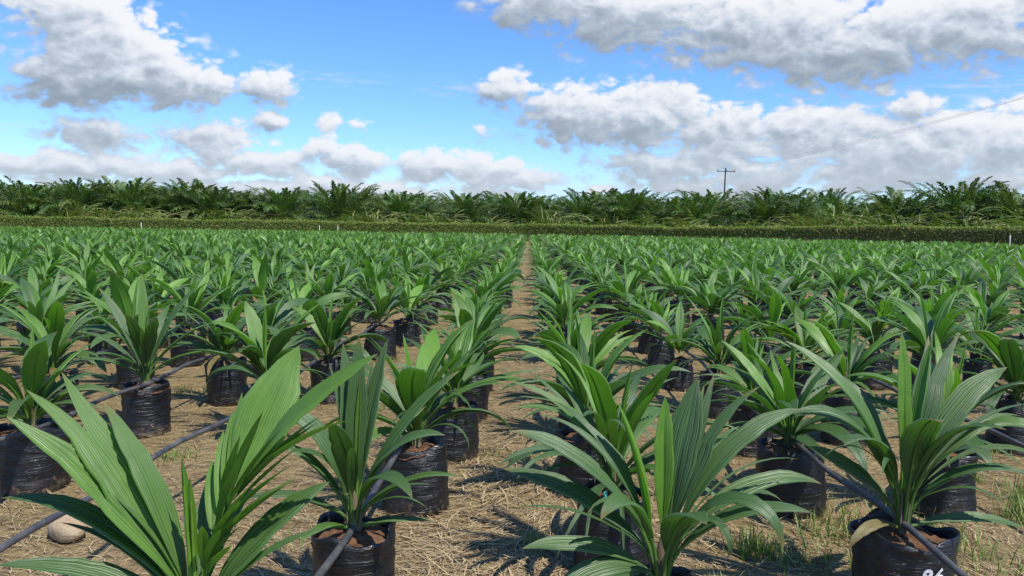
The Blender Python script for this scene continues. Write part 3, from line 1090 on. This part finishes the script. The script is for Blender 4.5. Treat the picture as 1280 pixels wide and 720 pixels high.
# ------------------------------------------------------------------ the rest of the field: one mesh
def far_variant(seed, size):
    m = MB()
    for lf in leaf_specs(seed, size):
        q = dict(lf)
        q.update(n=6, m=1, rib=False, pleat=0.0, mb=m)
        blade(**q)
    v = np.concatenate(m.v)
    v[:, 2] += RIM
    f = np.concatenate(m.f)
    c = np.concatenate(m.c)
    th = np.linspace(0, 2 * np.pi, 7, endpoint=False)
    bv = np.concatenate([np.stack([RAD * np.cos(th), RAD * np.sin(th), 0 * th + h], -1) for h in (0, BAG_H)])
    return v, f, c, bv, grid_faces(2, 7, True)


FV = [far_variant(800 + i, .92 + .25 * random.Random(i + 50).random()) for i in range(16)]
big = MB()
for k, ps in rows.items():
    for (px, py) in ps:
        if (px, py) in chosen_set or math.hypot(px, py) < 6.5:
            continue
        v, f, c, bv, bf = FV[rs.randrange(16)]
        a = rs.random() * 6.28
        s = rs.uniform(.76, 1.1) * (.90 if k in (0, 1) else 1.0)
        Rm = np.array([[math.cos(a), -math.sin(a), 0], [math.sin(a), math.cos(a), 0], [0, 0, 1]]) * s
        big.add(v @ Rm.T + np.array([px, py, 0]), f, c)
        if py < 60:
            big.add(bv @ Rm.T + np.array([px, py, 0]), bf, mat=1)
tag(big.build('seedling_field', [M_LEAF, M_BAG]), 'dense far field of small green palm seedlings reaching back to the hedge', 'seedlings', kind='stuff')

# ------------------------------------------------------------------ irrigation pipes lying on the bag rims
PIPES = [(-.62, -.58, 1.6, 16, 'pipe over the soil-topped bag left of the path'),
         (-1.66, -1.56, 1.7, 17, 'pipe passing behind the biggest seedling at bottom left'),
         (-2.52, -2.48, 2.6, 18, 'pipe over the free-standing wrinkled bag on the left side'),
         (1.36, 1.41, 1.8, 17, 'pipe leaving the bag numbered 86 toward the slumped bag behind'),
         (2.49, 2.51, 3.0, 17, 'pipe in the third row right of the path'),
         (-3.42, -3.38, 4.0, 17, 'pipe in the fourth row left of the path')]
for (xa, xb, y0, y1, lab) in PIPES:
    t = np.linspace(0, 1, 90)
    y = y0 + (y1 - y0) * t
    ph = rs.random() * 6
    x = xa + (xb - xa) * t + .018 * np.sin(y * 1.3 + ph) + .008 * np.sin(y * 3.1 + ph)
    z = .362 - .022 * (.5 + .5 * np.cos(y * 5.7 + ph)) + .006 * np.sin(y * 2.2)
    v, f = tube(np.stack([x, y, z], -1), .0125, 10)
    m = MB()
    m.add(v, f)
    tag(m.build('irrigation_pipe', [M_PIPE]), 'dark grey plastic irrigation ' + lab, 'pipe', 'irrigation pipes along the seedling rows')

# teal twine on a bag rim
s = np.linspace(0, 1, 40)
tw = MB()
v, f = tube(np.stack([.30 + .10 * s + .012 * np.sin(s * 19), 2.965 + .02 * np.sin(s * 14), .345 + .028 * np.sin(s * 8.5) ** 2], -1), .004, 6)
tw.add(v, f)
tag(tw.build('twine', [M_TEAL]), 'short teal twine on the rim of the bag behind the wide seedling', 'twine')

# ------------------------------------------------------------------ stones
def rock(name, loc, size, m_, seed, lab):
    r = np.random.default_rng(seed)
    n, k = 14, 22
    ph = np.linspace(.001, np.pi - .001, n)
    th = np.linspace(0, 2 * np.pi, k, endpoint=False)
    x = np.sin(ph)[:, None] * np.cos(th)
    y = np.sin(ph)[:, None] * np.sin(th)
    z = np.cos(ph)[:, None] + 0 * th
    d = 1 + .09 * wave_noise(x + 3, y + z * 1.3, seed, 12, 1, 5)
    P = np.stack([x * d * size[0], y * d * size[1], z * d * size[2]], -1)
    q = MB()
    q.add(P.reshape(-1, 3), grid_faces(n, k, True))
    o = q.build(name, [m_])
    o.location = loc
    o.rotation_euler = (0, .1, r.random() * 3)
    tag(o, lab, 'stone')


rock('rock', (-2.02, 3.30, .045), (.105, .075, .065), M_ROCK, 5, 'rounded tan rock on the soil under the pipe at bottom left')
rock('pebble', (-2.36, 3.72, .012), (.022, .018, .015), M_PALE, 8, 'small whitish pebble beside the wide bag at the left border')

# ------------------------------------------------------------------ straw and weeds
def strips(P, ang, ln, w, bendv, tilt, cols):
    """many thin curved strips: 4 cross lines each"""
    n = len(P)
    s = np.array([-.5, -.17, .17, .5])
    a = ang[:, None] + bendv[:, None] * s
    dx, dy = np.cos(a), np.sin(a)
    cx = P[:, 0:1] + ln[:, None] * s * dx
    cy = P[:, 1:2] + ln[:, None] * s * dy
    cz = P[:, 2:3] + ln[:, None] * s * tilt[:, None] + .02 * ln[:, None] * (1 - 4 * s ** 2)
    ww = w[:, None] * np.array([.5, 1, 1, .4])
    L = np.stack([cx - dy * ww, cy + dx * ww, cz], -1)
    Rr = np.stack([cx + dy * ww, cy - dx * ww, cz], -1)
    V = np.stack([L, Rr], 2).reshape(n, 8, 3)
    f = np.array([[0, 1, 3, 2], [2, 3, 5, 4], [4, 5, 7, 6]])
    F = (np.arange(n)[:, None, None] * 8 + f).reshape(-1, 4)
    return V.reshape(-1, 3), F, np.repeat(cols, 8, 0)


n = 90000
yy = 1.6 * (9.0 / 1.6) ** rng.random(n) ** .8
xx = (rng.random(n) * 2 - 1) * (yy * .74 + .3)
dens = np.exp(-((xx + .10) / .42) ** 2) * 1.0 + .34 + .25 * wave_noise(xx, yy, 17, 14, .8, 4)
dens += .5 * np.exp(-((xx - .15) / .4) ** 2 - ((yy - 2.9) / .7) ** 2)
keep = rng.random(n) < np.clip(dens, .03, 1)
xx, yy = xx[keep], yy[keep]
n = len(xx)
ln = .03 + .15 * rng.random(n) ** 2.2
ang = rng.random(n) * np.pi * 2
# combed clumps of straw share a direction
ang = np.where(rng.random(n) < .5, wave_noise(xx, yy, 23, 10, .8, 3) * 1.6 + rng.standard_normal(n) * .35, ang)
w = .0009 + .0016 * rng.random(n)
tl = rng.standard_normal(n) * .10
zz = ground_z(xx, yy) + .002 + .5 * np.abs(tl) * ln + .012 * rng.random(n) ** 2
cols = np.stack([rng.random(n), (rng.random(n) < .14) * 1.0, rng.random(n), 0 * xx], -1)
nb = 900
bx = -.05 + rng.standard_normal(nb) * .42
by = 2.1 + 3.2 * rng.random(nb) ** 1.6
xx, yy = np.concatenate([xx, bx]), np.concatenate([yy, by])
ang = np.concatenate([ang, wave_noise(bx * 2, by * 2, 29, 8, .8, 3) * 2 + rng.standard_normal(nb) * .5])
ln = np.concatenate([ln, rng.uniform(.09, .24, nb)])
w = np.concatenate([w, rng.uniform(.0016, .0036, nb)])
tl = np.concatenate([tl, rng.standard_normal(nb) * .07])
zz = np.concatenate([zz, ground_z(bx, by) + .006 + .014 * rng.random(nb)])
n = len(xx)
cols = np.concatenate([cols, np.stack([.5 + .5 * rng.random(nb), (rng.random(nb) < .1) * .6, rng.random(nb), 0 * bx], -1)])
v, f, c = strips(np.stack([xx, yy, zz], -1), ang, ln, w, rng.standard_normal(n) * .5, tl, cols)
q = MB()
q.add(v, f, c)
tag(q.build('straw', [M_STRAW], smooth=False), 'pale dry straw scattered over the soil and path', 'straw', kind='stuff')

# green weeds: upright blades in loose clumps
clumps = [(1.58, 3.5, .26, 380), (1.20, 3.25, .16, 130), (1.85, 3.35, .24, 230), (2.55, 3.75, .16, 420), (2.75, 4.1, .16, 260), (1.02, 3.30, .10, 180), (.78, 2.95, .08, 90), (2.2, 3.0, .16, 160),
          (-.02, 4.6, .10, 60), (.05, 3.35, .07, 60), (-2.1, 4.5, .12, 120), (-1.9, 5.8, .15, 110), (-2.9, 4.7, .18, 120), (-2.75, 3.62, .07, 110)]
for _ in range(70):
    y = rng.uniform(3.2, 11)
    clumps.append((rng.uniform(-.7, .72) * y, y, rng.uniform(.04, .14), int(rng.integers(10, 40))))
V, F, Cc = [], [], []
cnt = 0
for (cx, cy, rad, num_) in clumps:
    m_ = int(num_)
    px = cx + rng.standard_normal(m_) * rad * .6
    py = cy + rng.standard_normal(m_) * rad * .6
    h = rng.uniform(.03, .13, m_) * (1.25 if num_ > 150 else .7)
    a = rng.random(m_) * 6.28
    lean = rng.uniform(.1, .8, m_)
    ww = rng.uniform(.0015, .0035, m_)
    s = np.array([0, .35, .7, 1.0])
    out_ = lean[:, None] * h[:, None] * s ** 1.6
    X_ = px[:, None] + out_ * np.cos(a)[:, None]
    Y_ = py[:, None] + out_ * np.sin(a)[:, None]
    Z_ = ground_z(px, py)[:, None] - .004 + h[:, None] * s * (1 - .3 * s * lean[:, None])
    wv = ww[:, None] * np.array([.8, 1, .7, .08])
    L = np.stack([X_ - np.sin(a)[:, None] * wv, Y_ + np.cos(a)[:, None] * wv, Z_], -1)
    Rr = np.stack([X_ + np.sin(a)[:, None] * wv, Y_ - np.cos(a)[:, None] * wv, Z_], -1)
    V.append(np.stack([L, Rr], 2).reshape(-1, 3))
    F.append((np.arange(m_)[:, None, None] * 8 + np.array([[0, 1, 3, 2], [2, 3, 5, 4], [4, 5, 7, 6]])).reshape(-1, 4) + cnt)
    cnt += m_ * 8
    Cc.append(np.repeat(np.stack([0 * a, (rng.random(m_) < .25) * .8, rng.random(m_), 0 * a], -1), 8, 0))
q = MB()
q.add(np.concatenate(V), np.concatenate(F), np.concatenate(Cc))
tag(q.build('weeds', [M_WEED]), 'short green weeds and grass tufts on the bare soil', 'weeds', kind='stuff')

# ------------------------------------------------------------------ hedge
def along(poly, step):
    seg = np.diff(poly, axis=0)
    ln = np.hypot(*seg.T)
    s = np.concatenate([[0], np.cumsum(ln)])
    q = np.arange(0, s[-1], step)
    return np.stack([np.interp(q, s, poly[:, 0]), np.interp(q, s, poly[:, 1])], -1), q


def hedge_h(x):
    return np.interp(x, [-100, -61, 0, 20, 30, 40, 100], [1.95, 1.9, 1.8, 1.78, 1.95, 2.05, 2.1])


root = link('hedge', None)
tag(root, 'long clipped olive-green hedge across the far end of the field', 'hedge')
pts, _ = along(HEDGE, 1.0)
Tn = np.gradient(pts, axis=0)
Tn /= np.linalg.norm(Tn, axis=1)[:, None]
Nv = np.stack([Tn[:, 1], -Tn[:, 0]], -1)          # towards the field
hh = hedge_h(pts[:, 0]) + .05 * np.sin(pts[:, 0] * .7) + .04 * np.sin(pts[:, 0] * .23 + 1) + .05 * rng.standard_normal(len(pts))
prof = [(.42, 0), (.46, .5), (.45, .85), (.34, .97), (0, 1.0), (-.34, .97), (-.45, .5), (-.42, 0)]
rings = []
for (o_, h_) in prof:
    rings.append(np.stack([pts[:, 0] + Nv[:, 0] * o_, pts[:, 1] + Nv[:, 1] * o_, hh * h_ - (.05 if h_ == 0 else 0)], -1))
G = np.stack(rings, 1)
q = MB()
q.add(G.reshape(-1, 3), grid_faces(len(pts), len(prof)))
q.build('hedge_core', [M_CORE], root)
# leaves
n = 130000
u = rng.random(n) * (len(pts) - 1)
i0 = u.astype(int)
fr = u - i0
p = pts[i0] * (1 - fr)[:, None] + pts[np.minimum(i0 + 1, len(pts) - 1)] * fr[:, None]
nv = Nv[i0]
hl = hh[i0] * (1 - fr) + hh[np.minimum(i0 + 1, len(pts) - 1)] * fr
top = rng.random(n) < .30
off = np.where(top, rng.uniform(-.45, .5, n), .46 + np.abs(rng.standard_normal(n)) * .05)
hz = np.where(top, hl + rng.standard_normal(n) * .035 + .02 + (rng.random(n) < .10) * rng.uniform(0, .30, n) * (.5 + .5 * np.sin(p[:, 0] * 1.3 + np.sin(p[:, 0] * .4) * 3)), rng.random(n) ** .75 * hl)
P = np.stack([p[:, 0] + nv[:, 0] * off, p[:, 1] + nv[:, 1] * off, hz], -1)
sz = rng.uniform(.05, .115, n)


def rand_quads(P, sz, asp=1.0, up=None):
    n = len(P)
    d = rng.standard_normal((n, 3))
    d /= np.linalg.norm(d, axis=1)[:, None]
    e = np.cross(d, rng.standard_normal((n, 3)))
    e /= np.linalg.norm(e, axis=1)[:, None]
    a, b = d * sz[:, None], e * sz[:, None] * asp
    V = np.stack([P - a, P + b * .8, P + a, P - b * .8], 1).reshape(-1, 3)
    return V, np.arange(4 * n).reshape(-1, 4)


V, F = rand_quads(P, sz, .7)
patch = wave_noise(p[:, 0] * .6, hz * 3, 41, 14, .6, 4)
br = np.clip(.04 + .28 * patch + .22 * rng.standard_normal(n) + np.clip((p[:, 0] - 5) / 60, 0, .4), 0, 1) * (~top) * .9
tone = np.where(top, .85, rng.random(n) * .8)  # top leaves get a brighter tone: sunlit top edge painted into the colour
q = MB()
q.add(V, F, np.repeat(np.stack([0 * br, br, tone, 0 * br], -1), 4, 0))
q.build('foliage', [M_HEDGE], root, smooth=False)

# ------------------------------------------------------------------ oil palms beyond the hedge
def palm_meshes(seed, H, nf=38, Lm=4.4):
    r = np.random.default_rng(seed)
    m = MB()
    for i in range(nf):
        f = i / (nf - 1)
        az = i * 137.5 + r.uniform(-14, 14)
        el = -6 + 90 * f ** .9 + r.uniform(-7, 7)
        bend = (66 - 26 * f) * r.uniform(.7, 1.3)
        L = Lm * (.78 + .3 * math.sin(math.pi * min(1, .25 + .6 * f))) * r.uniform(.88, 1.1) * (1 - .30 * max(0, (f - .6) / .4))
        N = 15
        s = np.linspace(0, 1, N)
        th = np.radians(el) - np.radians(bend) * s ** 1.9
        a = np.radians(az) + np.radians(r.uniform(-14, 14)) * s
        T = np.stack([np.cos(th) * np.cos(a), np.cos(th) * np.sin(a), np.sin(th)], -1)
        C = np.cumsum(T * L / N, 0) + np.array([.16 * math.cos(a[0]), .16 * math.sin(a[0]), H + .25 * f])
        S = np.stack([-np.sin(a), np.cos(a), 0 * a], -1)
        Nn = np.cross(T, S)
        vv, ff = tube(C, .045 * (1 - .85 * s) + .004, 4)
        dry = 1.0 if (f < .10 and r.random() < .6) else (r.random() < .15) * .3
        tone = r.random()
        m.add(vv, ff, (0, min(1, dry + .35), tone, 0))
        k = 54
        for sg in (-1, 1):
            t = np.linspace(.16, .99, k) + r.uniform(-.008, .008, k)
            Ct = np.stack([np.interp(t, s, C[:, q]) for q in range(3)], -1)
            Tt = np.stack([np.interp(t, s, T[:, q]) for q in range(3)], -1)
            St = np.stack([np.interp(t, s, S[:, q]) for q in range(3)], -1)
            Nt = np.stack([np.interp(t, s, Nn[:, q]) for q in range(3)], -1)
            ang = np.radians(56 - 34 * t + r.uniform(-9, 9, k))[:, None]
            lift = np.radians(r.uniform(-25, 45, k))[:, None]
            D_ = Tt * np.cos(ang) + (sg * St * np.cos(lift) + Nt * np.sin(lift)) * np.sin(ang)
            ln = (.26 + .50 * np.sin(np.pi * np.clip(t * .9 + .1, 0, 1)) ** .7)[:, None] * L / 4.2
            mid = Ct + D_ * ln * .55
            tip = Ct + D_ * ln + np.array([0, 0, -.22]) * ln
            w_ = np.cross(D_, Nt)
            w_ /= np.linalg.norm(w_, axis=1)[:, None] + 1e-9
            w_ *= .044
            V = np.stack([Ct, mid + w_, tip, mid - w_], 1).reshape(-1, 3)
            c = np.zeros((4 * k, 4))
            c[:, 1] = dry
            c[:, 2] = np.repeat(np.clip(tone + r.uniform(-.3, .3, k), 0, 1), 4)
            m.add(V, np.arange(4 * k).reshape(-1, 4), c)
    crown = m.mesh('crown', [M_TREE_LEAF], smooth=False)
    tr = MB()
    zs = np.linspace(-.1, H + .3, 14)
    v, f = lathe([(.30 + .05 * math.sin(z * 9) + (.08 if z < .1 else 0), z) for z in zs], 12, r, .10)
    tr.add(v, f)
    for i in range(26):       # stubs of cut fronds
        a = i * 2.4
        z = .2 + (H - .1) * i / 26
        p0 = np.array([.28 * math.cos(a), .28 * math.sin(a), z])
        p1 = p0 + np.array([.24 * math.cos(a), .24 * math.sin(a), .28])
        vv, ff = tube(np.stack([p0, (p0 + p1) / 2 + [0, 0, -.03], p1]), [.07, .06, .03], 5)
        tr.add(vv, ff)
    return crown, tr.mesh('trunk', [M_TRUNK])


PV = [palm_meshes(60 + i, 1.15 + .18 * (i % 3), 44 + i % 4, 4.5 + .14 * (i % 4)) for i in range(6)]
FRONT = [(-64.4, 96.0, 6.6), (-57.6, 95.7, 6.3), (-53.2, 99.5, 7.3), (-49.3, 95.3, 6.0), (-44.5, 97.0, 6.0), (-39.3, 94.8, 6.7), (-34.9, 97.0, 5.7), (-30.9, 94.4, 5.8),
         (-23.7, 94.1, 6.7), (-15.8, 93.7, 5.9), (-7.9, 93.4, 5.7), (-1.4, 93.1, 5.8), (6.0, 89.7, 5.4), (11.6, 86.7, 5.6), (15.2, 84.3, 5.0), (18.5, 81.8, 4.9),
         (24.3, 77.6, 5.6), (29.9, 72.9, 4.7), (33.6, 69.9, 4.6), (37.5, 66.7, 5.9), (41.6, 64.4, 5.5), (-71, 96.4, 6.5), (47, 60.5, 5.6)]
FRONT.sort()
pr_ = random.Random(9)


def palm(x, y, H, k, lab, grp):
    root = link('oil_palm', None)
    root.location = (x, y, 0)
    root.rotation_euler = (R_(pr_.uniform(-4, 4)), R_(pr_.uniform(-4, 4)), pr_.random() * 6.28)
    s = H / 4.95
    root.scale = (s, s, s)
    tag(root, lab, 'palm tree', grp)
    cr, tr = PV[k % 6]
    link('crown', cr, root)
    link('trunk', tr, root)


NOTES = {-53.2: 'tallest oil palm at the far left, its crown standing against a white cloud', -23.7: 'tall oil palm with a fan crown clear of its neighbours, left of centre',
         24.3: 'fan-crowned oil palm standing just right of the utility pole', 37.5: 'large dense oil palm rising over the near hedge close to the right border'}
for i, (x, y, H) in enumerate(FRONT):
    palm(x, y + 2.0, H * 1.02, i, NOTES.get(x, f'dark green oil palm, {ORD[i]} from the left in the front row behind the hedge'), 'oil palms beyond the hedge')
for row, (dy, nr) in enumerate(((8.5, 'second'), (17.5, 'third'), (28, 'fourth'))):
    xs_ = np.arange(-86 - 6 * row, 66 + 10 * row, 5.2 + .3 * row)
    for i, x in enumerate(xs_):
        xx_ = x + pr_.uniform(-1.5, 1.5)
        yy_ = hedge_y(min(xx_, 60)) + 6 + dy + pr_.uniform(-1.5, 1.5)
        H = 5.8 + .5 * row + pr_.uniform(-.7, .7) + (.5 if xx_ < -30 else 0)
        if xx_ > 15:
            H -= .55
        palm(xx_, yy_, H, i + row * 2, f'oil palm crown, {ORD[i]} from the left in the {nr} row behind the hedge', 'oil palms beyond the hedge')

# low yellow-green scrub at the palms' feet
def shrub_mesh(seed):
    r = np.random.default_rng(seed)
    m = MB()
    for i in range(420):
        a = r.random() * 6.28
        ln = r.uniform(1.1, 2.3)
        s = np.linspace(0, 1, 6)
        el = r.uniform(25, 88)
        th = np.radians(el) - np.radians(r.uniform(60, 120)) * s
        st = np.stack([np.cos(th) * math.cos(a), np.cos(th) * math.sin(a), np.sin(th)], -1)
        C = np.cumsum(st * ln / 6, 0) + np.array([r.normal() * .55, r.normal() * .55, r.uniform(.1, .7)])
        S = np.array([-math.sin(a), math.cos(a), 0])
        w = (.028 * np.sin(np.pi * (s * .85 + .12)) + .004)[:, None]
        V = np.stack([C - S * w, C + S * w + np.array([0, 0, .03])], 1).reshape(-1, 3)
        m.add(V, grid_faces(6, 2), (0, (r.random() < .2) * .7, r.random(), 0))
    return m.mesh('leaves', [M_SHRUB])


SV = [shrub_mesh(i + 5) for i in range(4)]
STM = MB()
for i in range(6):
    a = i * 1.05
    s_ = np.linspace(0, 1, 4)
    v, f = tube(np.stack([.25 * s_ * math.cos(a), .25 * s_ * math.sin(a), 1.1 * s_ - .05], -1), .03 * (1 - .6 * s_), 5)
    STM.add(v, f)
STM = STM.mesh('stems', [M_TRUNK])
SHR = [(-66, 93.6, 1.0), (-54.6, 93.2, 1.15), (-51.0, 93.0, 1.2), (-46.5, 92.6, 1.1), (-36.4, 92.6, 1.1), (-33.0, 92.8, .95), (-27.6, 92.3, 1.0), (-20.4, 92.0, 1.0), (-18.2, 91.8, 1.1), (-12.2, 92.0, 1.15),
       (-10.2, 91.8, .95), (-3.8, 91.0, .9), (3.0, 88.7, 1.1), (5.2, 88.0, .9), (9.4, 85.6, .95), (13.6, 83.0, 1.1), (16.6, 80.4, .9), (22.4, 76.0, .95), (27.0, 72.0, 1.1), (29.0, 70.6, 1.15), (32.0, 67.6, 1.15), (35.4, 64.6, 1.1), (40.0, 60.6, 1.05)]
for i, (x, y, s) in enumerate(SHR):
    root = link('shrub', None)
    root.location = (x, y, 0)
    root.rotation_euler = (0, 0, pr_.random() * 6.28)
    root.scale = (s * 1.7, s * 1.6, s * pr_.uniform(1.5, 1.8))
    tag(root, f'low yellow-green shrub, {ORD[i]} from the left between hedge and front palms', 'shrub', 'shrubs at the foot of the palms')
    link('crown', SV[i % 4], root)
    link('stems', STM, root)

# ------------------------------------------------------------------ utility pole, wires, stakes
root = link('utility_pole', None)
root.location = (27.3, 110, 0)
root.rotation_euler = (0, R_(.7), 0)
tag(root, 'thin dark utility pole with a crossarm above the palms', 'utility pole')
q = MB()
q.add(*tube([(0, 0, -.2), (0, 0, 5), (0, 0, 10.3)], [.13, .115, .09], 10))
q.build('post', [M_POLE], root)


def box(x0, x1, y0, y1, z0, z1):
    v = np.array([(x, y, z) for z in (z0, z1) for y in (y0, y1) for x in (x0, x1)])
    return v, np.array([[0, 2, 3, 1], [4, 5, 7, 6], [0, 1, 5, 4], [2, 6, 7, 3], [0, 4, 6, 2], [1, 3, 7, 5]])


q = MB()
q.add(*box(-1.25, 1.35, -.21, -.12, 9.75, 9.85))
ca = q.build('crossarm', [M_POLE], root, smooth=False)
for x in (-1.1, .12, 1.2):
    q = MB()
    v, f = lathe([(.03, 9.86), (.06, 9.9), (.05, 9.95), (.07, 9.98), (.03, 10.06)], 8)
    q.add(v + np.array([x, -.185, 0]), f)
    q.build('insulator', [M_WIRE], ca)
for i, (x, lab) in enumerate(((-1.1, 'lowest'), (.12, 'middle'), (1.2, 'uppermost'))):
    t = np.linspace(0, 1, 60)
    A = np.array([27.4 + x, 109.8, 10.06])
    B = np.array([31.2 + x, -10, 11.6 + .55 * i])
    P = A + (B - A) * t[:, None]
    P[:, 2] -= 4 * 1.5 * t * (1 - t)
    q = MB()
    q.add(*tube(P, .0065, 5))
    tag(q.build('power_line', [M_WIRE]), f'{lab} of the thin overhead wires crossing the cloud at upper right', 'power line', 'overhead wires')
for i, (x, y, lab) in enumerate(((-43.4, 86, 'thin white stake before the hedge, furthest left'), (-23.2, 85.5, 'thin white stake before the hedge, left of a close pair'),
                                 (-21.1, 85.3, 'thin white stake before the hedge, right of a close pair'), (34.6, 56.5, 'thin white stake before the hedge, near the right border'))):
    q = MB()
    q.add(*tube([(0, 0, -.1), (.01, 0, .8), (0, 0, 1.42), (0, 0, 1.46)], [.035, .035, .033, .004], 6))
    o = q.build('stake', [M_WHITE])
    o.location = (x, y, 0)
    tag(o, lab, 'stake', 'white stakes in front of the hedge')
